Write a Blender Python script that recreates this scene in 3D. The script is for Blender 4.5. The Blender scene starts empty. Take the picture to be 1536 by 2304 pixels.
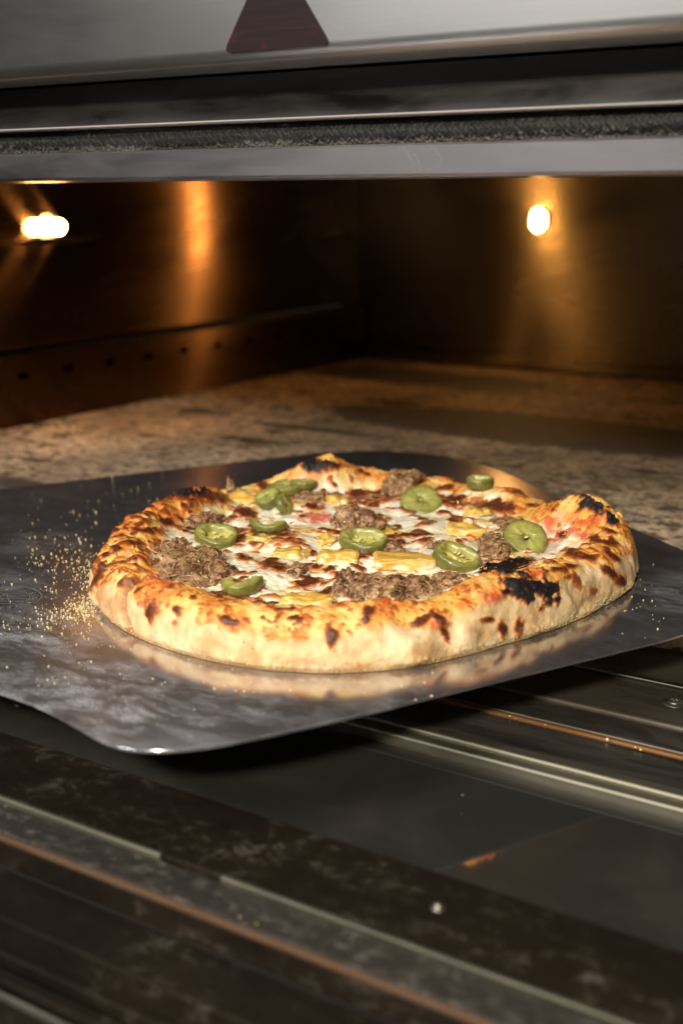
import bpy, bmesh, math, random
import numpy as np
from mathutils import Vector, Matrix

# ------------------------------------------------------------------ camera
scene = bpy.context.scene
COL = scene.collection
random.seed(5)
rng = np.random.default_rng(7)
FPX = 2775.0; CX, CY = 768.0, 1152.0
PITCH = math.atan(702 / FPX); YAW = math.radians(32.6)
cF = np.array([-math.sin(YAW) * math.cos(PITCH), math.cos(YAW) * math.cos(PITCH), -math.sin(PITCH)])
cR = np.array([math.cos(YAW), math.sin(YAW), 0.0]); cU = np.cross(cR, cF)
CAM = np.array([0.0, 0.0, 0.19])
cam_d = bpy.data.cameras.new("camera"); cam = bpy.data.objects.new("camera", cam_d); COL.objects.link(cam)
m = Matrix(((cR[0], cU[0], -cF[0]), (cR[1], cU[1], -cF[1]), (cR[2], cU[2], -cF[2]))).to_4x4()
m.translation = Vector(CAM); cam.matrix_world = m
cam_d.sensor_fit = 'VERTICAL'; cam_d.sensor_height = 36; cam_d.lens = FPX / 2304 * 36
cam_d.clip_start = 0.02; cam_d.clip_end = 60
cam_d.dof.use_dof = True; cam_d.dof.focus_distance = 0.60; cam_d.dof.aperture_fstop = 6.8
scene.camera = cam

# ------------------------------------------------------------------ world and lamps
W = bpy.data.worlds.new("World"); scene.world = W; W.use_nodes = True
bg = W.node_tree.nodes["Background"]
bg.inputs[0].default_value = (0.75, 0.78, 0.85, 1); bg.inputs[1].default_value = 0.035

def area(name, loc, target, size, energy, col, sy=None):
    d = bpy.data.lights.new(name, 'AREA'); d.energy = energy; d.color = col
    d.shape = 'RECTANGLE' if sy else 'DISK'; d.size = size
    if sy: d.size_y = sy
    o = bpy.data.objects.new(name, d); COL.objects.link(o); o.location = loc
    o.rotation_euler = (Vector(target) - Vector(loc)).to_track_quat('-Z', 'Y').to_euler()
    return o
area("key_lamp", (0.18, -0.75, 0.73), (-0.32, 0.5, 0.03), 0.13, 30.5, (1.0, 0.92, 0.78))
area("ceiling_strip_lamp", (-1.15, -1.3, 1.5), (-0.3, 0.45, 0.25), 1.1, 44.0, (1.0, 0.98, 0.96), 0.35)


scene.view_settings.view_transform = 'Standard'; scene.view_settings.look = 'None'
scene.view_settings.exposure = 0.0; scene.view_settings.gamma = 1.0
cy = scene.cycles
cy.max_bounces = 8; cy.glossy_bounces = 6; cy.diffuse_bounces = 3; cy.transmission_bounces = 4
cy.sample_clamp_indirect = 4.0; cy.caustics_reflective = True; cy.blur_glossy = 0.02
cy.use_denoising = True

# ------------------------------------------------------------------ projection helpers (measuring only)
def ray(x, y):
    d = cF * FPX + cR * (x - CX) - cU * (y - CY); return d / np.linalg.norm(d)
def at(x, y, z):
    d = ray(x, y); return CAM + d * (z - CAM[2]) / d[2]
def aty(x, y, Y):
    d = ray(x, y); return CAM + d * Y / d[1]
def proj(P):
    D = P - CAM; w = D @ cF
    return CX + FPX * (D @ cR) / w, CY - FPX * (D @ cU) / w

# ------------------------------------------------------------------ noise
def _hash(ix, iy, iz, seed):
    h = (ix.astype(np.uint32) * np.uint32(374761393) + iy.astype(np.uint32) * np.uint32(668265263)
         + iz.astype(np.uint32) * np.uint32(2147483647 - 1640531527) + np.uint32(seed * 97531 + 17))
    h = (h ^ (h >> np.uint32(13))) * np.uint32(1274126177)
    h = (h ^ (h >> np.uint32(16))) * np.uint32(2246822519)
    h = h ^ (h >> np.uint32(15))
    return h.astype(np.float32) / np.float32(4294967295.0)
def vnoise(P, seed=0):
    P = np.asarray(P, np.float32) + 1000.0
    i = np.floor(P).astype(np.int64); f = P - i; f = f * f * f * (f * (f * 6 - 15) + 10)
    r = 0
    for dx in (0, 1):
        wx = f[:, 0] if dx else 1 - f[:, 0]
        for dy in (0, 1):
            wy = f[:, 1] if dy else 1 - f[:, 1]
            for dz in (0, 1):
                wz = f[:, 2] if dz else 1 - f[:, 2]
                r = r + wx * wy * wz * _hash(i[:, 0] + dx, i[:, 1] + dy, i[:, 2] + dz, seed)
    return r * 2 - 1
def fbm(P, freq, octv=3, seed=0, gain=0.5):
    P = np.asarray(P, np.float32) * freq
    a = 1.0; s = 0; t = 0
    for o in range(octv):
        s = s + a * vnoise(P + o * 7.3, seed + o * 13); t += a; a *= gain; P = P * 2.03
    return s / t * 1.6
def sst(a, b, x):
    t = np.clip((x - a) / (b - a), 0, 1); return t * t * (3 - 2 * t)
def lerp(a, b, t):
    t = np.asarray(t)[..., None] if np.ndim(t) else t
    return a * (1 - t) + b * t

# ------------------------------------------------------------------ object helpers
def link(o, parent=None):
    COL.objects.link(o)
    if parent: o.parent = parent
    return o
def empty(name, loc, label, cat, group=None):
    o = bpy.data.objects.new(name, None); COL.objects.link(o); o.location = loc
    o['label'] = label; o['category'] = cat
    if group: o['group'] = group
    return o
def npmesh(name, V, Fq, mat, parent=None, colors=None, smooth=True, origin=(0, 0, 0)):
    me = bpy.data.meshes.new(name)
    V = np.asarray(V, np.float32) - np.asarray(origin, np.float32)
    Fq = np.asarray(Fq)
    me.vertices.add(len(V)); me.vertices.foreach_set('co', V.ravel())
    n, k = Fq.shape
    me.loops.add(n * k); me.loops.foreach_set('vertex_index', Fq.ravel().astype(np.int32))
    me.polygons.add(n); me.polygons.foreach_set('loop_start', np.arange(0, n * k, k, dtype=np.int32))
    me.polygons.foreach_set('use_smooth', np.full(n, smooth))
    me.update(calc_edges=True); me.validate()
    if colors is not None:
        a = me.color_attributes.new('col', 'FLOAT_COLOR', 'POINT')
        c = np.ones((len(V), 4), np.float32); c[:, :colors.shape[1]] = colors
        a.data.foreach_set('color', c.ravel())
    if mat: me.materials.append(mat)
    o = bpy.data.objects.new(name, me); o.location = origin
    return link(o, parent)
def bmobj(name, bm, mat, parent=None, smooth=False, loc=(0, 0, 0)):
    me = bpy.data.meshes.new(name); bm.to_mesh(me); bm.free()
    for p in me.polygons: p.use_smooth = smooth
    me.materials.append(mat)
    o = bpy.data.objects.new(name, me); o.location = loc
    return link(o, parent)
def box(bm, x0, x1, y0, y1, z0, z1, bev=0.0):
    r = bmesh.ops.create_cube(bm, size=1)
    for v in r['verts']:
        v.co = Vector(((x0 + x1) / 2 + v.co.x * (x1 - x0), (y0 + y1) / 2 + v.co.y * (y1 - y0), (z0 + z1) / 2 + v.co.z * (z1 - z0)))
    if bev:
        es = list({e for v in r['verts'] for e in v.link_edges})
        bmesh.ops.bevel(bm, geom=es, offset=bev, segments=2, affect='EDGES', profile=0.5)
def boxo(name, x0, x1, y0, y1, z0, z1, mat, parent=None, bev=0.001):
    bm = bmesh.new(); box(bm, x0, x1, y0, y1, z0, z1, bev)
    return bmobj(name, bm, mat, parent)
def extr(name, prof, x0, x1, mat, parent=None, smooth=True):
    """profile [(y,z)...] swept along x, closed"""
    n = len(prof); V = [(x, p[0], p[1]) for x in (x0, x1) for p in prof]
    bm = bmesh.new(); vs = [bm.verts.new(v) for v in V]
    for i in range(n): bm.faces.new((vs[i], vs[(i + 1) % n], vs[n + (i + 1) % n], vs[n + i]))
    bm.faces.new(vs[:n][::-1]); bm.faces.new(vs[n:])
    bmesh.ops.recalc_face_normals(bm, faces=bm.faces)
    o = bmobj(name, bm, mat, parent, smooth)
    if smooth: o.data.set_sharp_from_angle(angle=math.radians(40))
    return o

# ------------------------------------------------------------------ materials
class NT:
    def __init__(s, name):
        s.m = bpy.data.materials.new(name); s.m.use_nodes = True; s.t = s.m.node_tree
        s.b = s.t.nodes["Principled BSDF"]; s.out = s.t.nodes["Material Output"]
    def n(s, typ, ins=None, **kw):
        x = s.t.nodes.new(typ)
        for k, v in kw.items(): setattr(x, k, v)
        for k, v in (ins or {}).items(): s.set(x, k, v)
        return x
    def set(s, x, k, v):
        if isinstance(v, bpy.types.NodeSocket): s.t.links.new(v, x.inputs[k])
        elif isinstance(v, bpy.types.Node): s.t.links.new(v.outputs[0], x.inputs[k])
        else: x.inputs[k].default_value = v
    def p(s, **kw):
        for k, v in kw.items(): s.set(s.b, k.replace('_', ' '), v)
    def coord(s, sc=(1, 1, 1), out='Object', rot=(0, 0, 0)):
        c = s.n('ShaderNodeTexCoord')
        return s.n('ShaderNodeMapping', {'Vector': c.outputs[out], 'Scale': sc, 'Rotation': rot})
    def noise(s, vec, scale, det=4, rough=0.6, dist=0.0):
        return s.n('ShaderNodeTexNoise', {'Vector': vec, 'Scale': scale, 'Detail': det, 'Roughness': rough, 'Distortion': dist})
    def ramp(s, fac, stops, interp='LINEAR'):
        r = s.n('ShaderNodeValToRGB', {'Fac': fac}); cr = r.color_ramp; cr.interpolation = interp
        while len(cr.elements) < len(stops): cr.elements.new(0.5)
        for e, (p, c) in zip(cr.elements, stops):
            e.position = p; e.color = c if len(c) == 4 else (*c, 1)
        return r
    def mix(s, f, a, b, mode='MIX'):
        x = s.n('ShaderNodeMix', data_type='RGBA', blend_type=mode)
        s.set(x, 0, f); s.set(x, 6, a); s.set(x, 7, b); return x.outputs[2]
    def math(s, op, a, b=0.0, c=None):
        x = s.n('ShaderNodeMath', operation=op); s.set(x, 0, a); s.set(x, 1, b)
        if c is not None: s.set(x, 2, c)
        return x.outputs[0]
    def bump(s, h, strength=0.5, dist=0.001, normal=None):
        x = s.n('ShaderNodeBump', {'Height': h, 'Strength': strength, 'Distance': dist})
        if normal is not None: s.set(x, 'Normal', normal)
        return x.outputs[0]
def g(v): return (v, v, v, 1)

def brushed(name, col, rough=0.3, aniso=0.6, rot=0.0, grime=0.3, gcol=(0.02, 0.015, 0.01), spec=1.0, axis='x', seed=0.0, gscale=14, metal=1.0, second=None, gm_metal=0.8):
    t = NT(name)
    st = {'x': (0.02, 1, 1), 'y': (1, 0.02, 1), 'z': (1, 1, 0.02)}[axis]
    v = t.coord(st); br = t.noise(v, 900, 3, 0.7)
    st2 = {'x': (0.25, 1, 1), 'y': (1, 0.25, 1), 'z': (1, 1, 0.4)}[axis]
    v2 = t.coord(st2); big = t.noise(v2, gscale, 7, 0.72, 0.6)
    gm = t.ramp(big, [(0.5 - 0.12, g(0)), (0.5 + 0.2, g(1))])
    gmf = t.math('MULTIPLY', gm.outputs[0], grime)
    c = t.mix(t.math('MULTIPLY', br.outputs[0], 0.35), (*col, 1), (col[0] * .6, col[1] * .6, col[2] * .6, 1))
    c = t.mix(gmf, c, (*gcol, 1))
    t.p(Base_Color=c, Metallic=t.math('SUBTRACT', metal, t.math('MULTIPLY', gmf, gm_metal)),
        Roughness=t.math('ADD', rough, t.math('MULTIPLY', gmf, 0.5)), Anisotropic=aniso, Anisotropic_Rotation=rot)
    if aniso > 0:
        tg = t.n('ShaderNodeTangent', direction_type='RADIAL', axis={'x': 'X', 'y': 'Y', 'z': 'Z'}['z'])
        # tangent along the brushing direction, in object space
        vec = t.n('ShaderNodeCombineXYZ', {0: 1.0 if axis == 'x' else 0.0, 1: 1.0 if axis == 'y' else 0.0, 2: 1.0 if axis == 'z' else 0.0})
        t.t.nodes.remove(tg)
        t.set(t.b, 'Tangent', vec.outputs[0])
    t.p(Normal=t.bump(br, 0.05, 0.0003))
    if second:
        gl = t.n('ShaderNodeBsdfAnisotropic', {'Color': c, 'Roughness': second[1], 'Anisotropy': 0.8, 'Rotation': 0.25 - rot, 'Tangent': vec.outputs[0]})
        mx = t.n('ShaderNodeMixShader'); t.set(mx, 0, second[0]); t.t.links.new(t.b.outputs[0], mx.inputs[1]); t.t.links.new(gl.outputs[0], mx.inputs[2])
        t.t.links.new(mx.outputs[0], t.out.inputs[0])
    return t.m

M = {}
M['fascia'] = brushed('fascia_steel', (0.46, 0.45, 0.43), 0.33, 0.7, 0.25, 0.06, axis='x')
M['lip'] = brushed('lip_steel', (0.22, 0.208, 0.212), 0.36, 0.6, 0.25, 0.25, (0.06, 0.05, 0.045), axis='x', gscale=30)
M['edge'] = brushed('polished_edge', (0.60, 0.56, 0.53), 0.45, 0.0, 0.0, 0.2, metal=0.6)
M['header'] = brushed('header_steel', (0.085, 0.08, 0.08), 0.34, 0.2, 0.25, 0.6, (0.012, 0.010, 0.008), axis='x', gscale=30)
M['wall'] = brushed('heat_tinted_steel', (0.21, 0.125, 0.07), 0.165, 0.98, 0.25, 0.45, (0.012, 0.008, 0.005), axis='y', gscale=4, second=(0.10, 0.26), gm_metal=0.0)
M['back'] = brushed('back_steel', (0.30, 0.25, 0.155), 0.17, 0.88, 0.283, 0.45, (0.02, 0.014, 0.008), axis='x', gscale=4, second=(0.14, 0.32), gm_metal=0.0)
M['bead'] = brushed('bead_steel', (0.6, 0.4, 0.25), 0.30, 0.0, 0.0, 0.1, axis='z')
M['dark_steel'] = brushed('sooty_steel', (0.16, 0.13, 0.10), 0.34, 0.0, 0.0, 0.85, (0.018, 0.014, 0.010), axis='x', gscale=22)
M['sill'] = brushed('sill_steel', (0.26, 0.24, 0.21), 0.30, 0.5, 0.0, 0.5, (0.07, 0.05, 0.03), axis='x', gscale=20)
M['rail'] = brushed('rail_steel', (0.36, 0.34, 0.26), 0.40, 0.3, 0.0, 0.25, (0.16, 0.12, 0.07), axis='x', gscale=25)
M['frame'] = brushed('door_frame_steel', (0.09, 0.07, 0.05), 0.33, 0.0, 0.0, 0.9, (0.022, 0.016, 0.011), axis='x', gscale=12)
M['amber'] = brushed('greasy_amber_edge', (0.22, 0.10, 0.03), 0.35, 0.0, 0.0, 0.5, (0.06, 0.03, 0.012), axis='x', gscale=40, metal=0.4)
M['rust'] = brushed('rusty_edge', (0.12, 0.065, 0.035), 0.55, 0.0, 0.0, 0.9, (0.03, 0.018, 0.010), axis='x', gscale=60, metal=0.5)
M['black'] = brushed('soot_black', (0.012, 0.011, 0.010), 0.5, 0.0, 0.0, 0.3, axis='x', metal=0.0)

def scratched():
    t = NT('scratched_strip')
    v = t.coord((0.7, 1, 1)); n1 = t.noise(v, 170, 9, 0.78, 0.2); n2 = t.noise(v, 26, 6, 0.65)
    f = t.math('MULTIPLY', t.ramp(n1, [(0.50, g(0)), (0.66, g(1))]).outputs[0], t.ramp(n2, [(0.38, g(0.15)), (0.6, g(1))]).outputs[0])
    c = t.mix(f, (0.03, 0.026, 0.021, 1), (0.20, 0.18, 0.155, 1))
    t.p(Base_Color=c, Metallic=0.3, Roughness=t.ramp(n1, [(0.3, g(0.3)), (0.7, g(0.7))]).outputs[0], Normal=t.bump(n1, 0.4, 0.0006))
    return t.m
M['scratched'] = scratched()
def worn_brown():
    t = NT('worn_brown_frame')
    v = t.coord((0.7, 1, 1)); n1 = t.noise(v, 120, 9, 0.78, 0.3); n2 = t.noise(v, 14, 6, 0.65)
    f = t.math('MULTIPLY', t.ramp(n1, [(0.52, g(0)), (0.72, g(1))]).outputs[0], t.ramp(n2, [(0.42, g(0.0)), (0.62, g(1))]).outputs[0])
    c = t.mix(t.ramp(n2, [(0.35, g(0)), (0.7, g(1))]).outputs[0], (0.005, 0.004, 0.003, 1), (0.017, 0.011, 0.006, 1))
    c = t.mix(f, c, (0.15, 0.13, 0.105, 1))
    t.p(Base_Color=c, Metallic=0.0, Specular_IOR_Level=.22, Specular_Tint=(1.0, .85, .65, 1), Roughness=t.ramp(n1, [(0.3, g(0.36)), (0.7, g(0.7))]).outputs[0], Normal=t.bump(n1, 0.3, 0.0006))
    return t.m
M['worn'] = worn_brown()

def stone():
    t = NT('baking_stone')
    v = t.coord((1, 1, 1))
    big = t.noise(v, 7, 5, 0.6, 0.2); mid = t.noise(v, 60, 8, 0.75, 0.0); fine = t.noise(v, 260, 5, 0.7)
    c = t.mix(t.ramp(fine, [(0.38, g(0)), (0.62, g(1))]).outputs[0], (0.22, 0.155, 0.10, 1), (0.64, 0.48, 0.31, 1))
    c = t.mix(t.ramp(big, [(0.42, g(0)), (0.62, g(0.75))]).outputs[0], c, (0.13, 0.10, 0.07, 1))
    c = t.mix(t.ramp(mid, [(0.56, g(0)), (0.66, g(0.9))]).outputs[0], c, (0.035, 0.028, 0.022, 1))
    vo = t.n('ShaderNodeTexVoronoi', {'Vector': t.coord((0.6, 1, 1)), 'Scale': 22, 'Randomness': 1})
    spot = t.ramp(t.math('ADD', vo.outputs['Distance'], t.math('MULTIPLY', mid.outputs[0], 0.25)), [(0.27, g(1)), (0.33, g(0))])
    c = t.mix(t.math('MULTIPLY', spot.outputs[0], 0.9), c, (0.02, 0.015, 0.012, 1))
    v2 = t.noise(t.coord((0.7, 1, 1)), 150, 3, 0.55, 0.0); dens_ = t.noise(v, 5, 3, 0.5)
    c = t.mix(t.ramp(t.math('ADD', v2.outputs[0], t.math('MULTIPLY', dens_.outputs[0], 0.35)), [(0.69, g(0)), (0.75, g(.85))]).outputs[0], c, (0.03, 0.025, 0.02, 1))
    tc = t.n('ShaderNodeTexCoord'); acc = None  # scorch marks; the largest also paints in the shadow band behind the lip
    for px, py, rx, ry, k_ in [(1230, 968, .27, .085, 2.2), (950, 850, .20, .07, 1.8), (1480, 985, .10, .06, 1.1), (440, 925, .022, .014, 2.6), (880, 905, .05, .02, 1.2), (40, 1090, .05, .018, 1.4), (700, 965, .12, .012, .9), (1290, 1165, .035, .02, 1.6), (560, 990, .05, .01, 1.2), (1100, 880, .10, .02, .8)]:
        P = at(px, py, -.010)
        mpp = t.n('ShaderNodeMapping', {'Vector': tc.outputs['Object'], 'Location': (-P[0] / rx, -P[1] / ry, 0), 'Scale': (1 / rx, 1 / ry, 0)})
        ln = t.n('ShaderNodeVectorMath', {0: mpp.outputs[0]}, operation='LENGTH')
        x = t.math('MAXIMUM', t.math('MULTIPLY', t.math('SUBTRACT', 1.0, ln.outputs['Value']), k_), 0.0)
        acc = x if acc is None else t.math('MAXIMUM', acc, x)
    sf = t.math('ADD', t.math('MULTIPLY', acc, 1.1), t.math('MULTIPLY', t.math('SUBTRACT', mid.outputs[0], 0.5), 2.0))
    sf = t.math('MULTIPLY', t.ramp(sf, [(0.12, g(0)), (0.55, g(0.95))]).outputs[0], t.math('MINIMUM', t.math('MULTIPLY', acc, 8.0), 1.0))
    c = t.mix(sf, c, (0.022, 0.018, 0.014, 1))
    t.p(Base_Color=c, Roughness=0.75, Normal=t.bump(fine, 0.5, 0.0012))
    return t.m
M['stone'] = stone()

def glass_mat():
    t = NT('dark_door_glass')
    v = t.coord((1, 1, 1)); sm = t.noise(v, 14, 6, 0.65, 0.8); sp = t.noise(v, 110, 3, 0.6)
    f = t.ramp(sm, [(0.45, g(0.1)), (0.75, g(0.9))])
    c = t.mix(f.outputs[0], (0.022, 0.022, 0.019, 1), (0.05, 0.045, 0.036, 1))
    c = t.mix(t.ramp(sp, [(0.70, g(0)), (0.76, g(0.8))]).outputs[0], c, (0.03, 0.022, 0.014, 1))
    t.p(Base_Color=c, Roughness=0.06, Specular_IOR_Level=0.6, IOR=2.8)
    return t.m
M['glass'] = glass_mat()

def plate_mat():
    t = NT('maroon_plate')
    v = t.coord((0.06, 1, 1)); a = t.noise(v, 300, 4, 0.7); b = t.noise(t.coord((1, 1, 1)), 60, 5, 0.7)
    c = t.mix(a.outputs[0], (0.018, 0.006, 0.007, 1), (0.007, 0.005, 0.006, 1))
    c = t.mix(t.ramp(b, [(0.58, g(0)), (0.72, g(0.6))]).outputs[0], c, (0.06, 0.014, 0.010, 1))
    t.p(Base_Color=c, Roughness=0.5, Specular_IOR_Level=.2, Normal=t.bump(a, 0.3, 0.0004))
    return t.m
M['plate'] = plate_mat()

def gasket_mat():
    t = NT('braided_gasket')
    v = t.coord((1, 1, 1)); a = t.noise(v, 40, 5, 0.7); at_ = t.n('ShaderNodeAttribute', attribute_name='col')
    c = t.mix(t.ramp(a, [(0.4, g(0.2)), (0.7, g(1))]).outputs[0], (0.5, 0.5, 0.5, 1), (1, 1, 1, 1))
    c2 = t.mix(1.0, at_.outputs['Color'], c, 'MULTIPLY')
    t.p(Base_Color=c2, Roughness=0.65, Metallic=0.35)
    return t.m
M['gasket'] = gasket_mat()

def emis(name, col, st):
    t = NT(name); t.p(Base_Color=(0, 0, 0, 1), Emission_Color=(*col, 1), Emission_Strength=st); return t.m
M['bulb'] = emis('lamp_glow', (1.0, 0.47, 0.13), 230.0)

def peel_mat():
    t = NT('peel_aluminium')
    tc = t.n('ShaderNodeTexCoord')
    mp = t.n('ShaderNodeMapping', {'Vector': tc.outputs['Object'], 'Scale': (0.5, 1, 1), 'Rotation': (0, 0, math.radians(-28))})
    br = t.noise(t.coord((1, 1, 1)), 500, 3, 0.7)
    sm = t.noise(mp, 60, 12, 0.82, 0.25); sm2 = t.noise(t.coord((1, 1, 1)), 20, 4, 0.6)
    fine = t.noise(t.coord((1, 1, 1)), 900, 2, 0.6)
    def blob(cx, cy, r, s=1.0):
        d = t.n('ShaderNodeVectorMath', operation='DISTANCE'); t.set(d, 0, tc.outputs['Object']); t.set(d, 1, (cx, cy, 0))
        return t.math('MULTIPLY', t.math('SUBTRACT', 1.0, t.math('DIVIDE', d.outputs['Value'], r)), s)
    b = None
    for px, py, r, s in [(60, 1430, .06, 1.1), (230, 1520, .05, 1.2), (330, 1600, .06, 1.3), (90, 1220, .03, .5), (560, 1580, .05, .8), (150, 1560, .06, 1.2), (1480, 1330, .05, .6), (900, 1570, .04, .5), (0, 1320, .05, .5)]:
        P = at(px, py, 0); x = blob(P[0], P[1], r, s); x = t.math('MAXIMUM', x, 0.0)
        b = x if b is None else t.math('MAXIMUM', b, x)
    b = t.math('ADD', b, 0.10)
    f = t.math('MULTIPLY', t.ramp(sm, [(0.46, g(0.05)), (0.70, g(1))]).outputs[0], b)
    f = t.math('MULTIPLY', f, t.ramp(fine, [(0.3, g(0.5)), (0.65, g(1.3))]).outputs[0])
    f = t.math('MINIMUM', t.math('MULTIPLY', f, 0.55), 0.6)
    c = t.mix(t.ramp(sm2, [(0.35, g(0)), (0.7, g(1))]).outputs[0], (0.68, 0.67, 0.70, 1), (0.56, 0.56, 0.59, 1))
    t.p(Base_Color=c, Metallic=1.0, Roughness=t.math('ADD', 0.12, t.math('MULTIPLY', sm2.outputs[0], 0.10)), Normal=t.bump(br, 0.05, 0.0003))
    d = t.n('ShaderNodeBsdfDiffuse', {'Color': (0.50, 0.51, 0.55, 1)})
    mx = t.n('ShaderNodeMixShader'); t.set(mx, 0, t.math('ADD', f, 0.045)); t.t.links.new(t.b.outputs[0], mx.inputs[1]); t.t.links.new(d.outputs[0], mx.inputs[2])
    t.t.links.new(mx.outputs[0], t.out.inputs[0])
    return t.m
M['peel'] = peel_mat()

def food(name, rough=0.45, sss=0.25, rad=(0.004, 0.002, 0.001), bumpf=900, bumps=0.35, spec=0.5, coat=0.0, var=0.25):
    t = NT(name)
    a = t.n('ShaderNodeAttribute', attribute_name='col')
    v = t.coord((1, 1, 1)); n = t.noise(v, bumpf, 4, 0.65); n2 = t.noise(v, bumpf * .25, 4, 0.65)
    k = t.ramp(n2, [(0.3, g(1 - var)), (0.7, g(1.0))])
    c = t.mix(1.0, a.outputs['Color'], k.outputs[0], 'MULTIPLY')
    t.p(Base_Color=c, Roughness=t.math('MULTIPLY', a.outputs['Alpha'], t.ramp(n, [(0.3, g(rough * .8)), (0.7, g(min(1, rough * 1.25)))]).outputs[0]),
        Subsurface_Weight=sss, Subsurface_Radius=rad, Subsurface_Scale=1.0, Specular_IOR_Level=spec, Coat_Weight=coat, Coat_Roughness=0.12,
        Normal=t.bump(n, bumps, 0.0006))
    return t.m
M['crust'] = food('baked_crust', 0.62, 0.15, bumpf=1100, bumps=0.5, spec=0.4)
M['cheese'] = food('melted_cheese', 0.24, 0.35, bumpf=260, bumps=0.05, spec=0.6, coat=0.5, var=0.05)
M['jal'] = food('pickled_jalapeno', 0.34, 0.25, (0.003, 0.003, 0.0006), 1500, 0.25, 0.5, 0.35, 0.2)
M['seed'] = food('pepper_seed', 0.35, 0.3, bumpf=1500, bumps=0.1)
M['pine'] = food('roast_pineapple', 0.30, 0.35, (0.004, 0.0025, 0.0005), 1400, 0.3, 0.5, 0.4, 0.22)
M['meat'] = food('pulled_pork', 0.38, 0.1, bumpf=1300, bumps=0.9, spec=0.5, coat=0.35, var=0.4)
M['corn'] = food('cornmeal_grain', 0.6, 0.2, bumpf=2500, bumps=0.1, var=0.1)

# ------------------------------------------------------------------ the oven
XL, XR = -0.85, 0.55          # inner side walls
YF, YB = 0.50, 1.39           # front plane, back wall
ZS = -0.010                   # stone top
ZL = 0.200                    # underside of the lip
oven = empty('deck_oven', (-0.15, 0.95, -0.10), 'stainless steel deck pizza oven with its door folded open and two lamps glowing inside', 'oven')
O = Vector(oven.location)
def adopt(o, p):
    """parent keeping the world place"""
    o.parent = p
    q = p; off = Vector((0, 0, 0))
    while q: off += q.location; q = q.parent
    o.location = Vector(o.location) - off
    return o
# front face, from the top down
zf = 0.2495; yf = 0.466
prof = [(yf, 0.62), (yf, zf + .006)] + [(yf + .006 - .006 * math.cos(a), zf + .006 - .006 * math.sin(a)) for a in [i * math.pi / 16 for i in range(1, 9)]] + [(YF + .05, zf), (YF + .05, 0.62)]
adopt(extr('fascia_panel', prof, -1.3, 1.0, M['fascia']), oven)
adopt(extr('recessed_header', [(YF, zf - .0015), (YF, 0.2275), (YF + .045, 0.2275), (YF + .045, zf - .0015)], -1.3, 1.0, M['header']), oven)
adopt(extr('gasket_retainer', [(YF - .001, 0.2274), (YF - .0062, 0.2274), (YF - .0069, 0.2271), (YF - .0072, 0.2267), (YF - .0068, 0.2263), (YF - .006, 0.2261), (YF + .04, 0.2261), (YF + .04, 0.2274)], -1.3, 1.0, M['edge']), oven)
adopt(extr('opening_lip', [(YF - .001, 0.2145), (YF - .002, 0.2135), (YF - .002, ZL + .0015), (YF - .0005, ZL), (YF + .05, ZL), (YF + .05, 0.2145)], -1.3, 1.0, M['lip']), oven)
adopt(boxo('gasket_channel', -1.3, 1.0, YF + .012, YF + .045, 0.2147, 0.2254, M['black']), oven)

sc_bm = bmesh.new()
for (px, py, qx, qy) in [(905, 330, 925, 352), (930, 345, 945, 368), (975, 332, 1000, 366), (998, 352, 988, 372), (940, 362, 950, 392), (918, 350, 932, 372)]:
    A = aty(px, py, YF - .0022); B = aty(qx, qy, YF - .0022); nrm_ = np.array([-(B - A)[2], 0, (B - A)[0]]); nrm_ = nrm_ / np.linalg.norm(nrm_) * .00022
    sc_bm.faces.new([sc_bm.verts.new(p) for p in (A - nrm_, B - nrm_ * .3, B + nrm_ * .3, A + nrm_)])
M['chalk'] = NT('dried_dough_smear').m; M['chalk'].node_tree.nodes['Principled BSDF'].inputs['Base Color'].default_value = (.20, .195, .195, 1)
_s = adopt(bmobj('dough_smear', sc_bm, M['chalk']), oven); _s['kind'] = 'stuff'

# braided gasket rope: flattened tube with a diamond weave
def braid(x0, x1):
    nx, na = 2800, 44
    X = np.linspace(x0, x1, nx); A = np.linspace(-math.pi * .62, math.pi * .62, na)
    x, a = np.meshgrid(X, A, indexing='ij')
    r = 0.0062
    P = np.stack([x.ravel() * 55, a.ravel() * 3, np.zeros(x.size)], 1)
    sag = (fbm(P, 0.35, 2, 3) * .0005).reshape(x.shape)
    k1 = np.sin((x / .0026 + a * 2.3) * math.pi); k2 = np.sin((x / .0026 - a * 2.3) * math.pi)
    weave = np.maximum(np.abs(k1) ** .6 * (np.sin((x / .0052 - a * 1.15) * math.pi) > 0), np.abs(k2) ** .6 * (np.sin((x / .0052 - a * 1.15) * math.pi) <= 0))
    fr = fbm(np.stack([x.ravel() * 900, a.ravel() * 5, 0 * a.ravel()], 1), 1, 2, 9).reshape(x.shape)
    rr = r + sag + weave * .0005 + fr * .0003
    V = np.stack([x, YF + .0065 - rr * np.cos(a), 0.2201 - rr * np.sin(a) * .90], -1).reshape(-1, 3)
    dust = sst(0.45, 1.1, a + fr * .25 + sag * 400)
    base = .010 + .035 * weave * sst(-.2, -1.0, a) + .30 * dust * (0.35 + .65 * weave)
    c = np.stack([base * 1.02, base * .95, base * .84], -1).reshape(-1, 3)
    i = np.arange(nx - 1)[:, None] * na + np.arange(na - 1)[None, :]
    Fq = np.stack([i, i + 1, i + na + 1, i + na], -1).reshape(-1, 4)
    return npmesh('door_gasket', V, Fq[:, ::-1], M['gasket'], None, c)
adopt(braid(-0.80, 0.12), oven)

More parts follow.
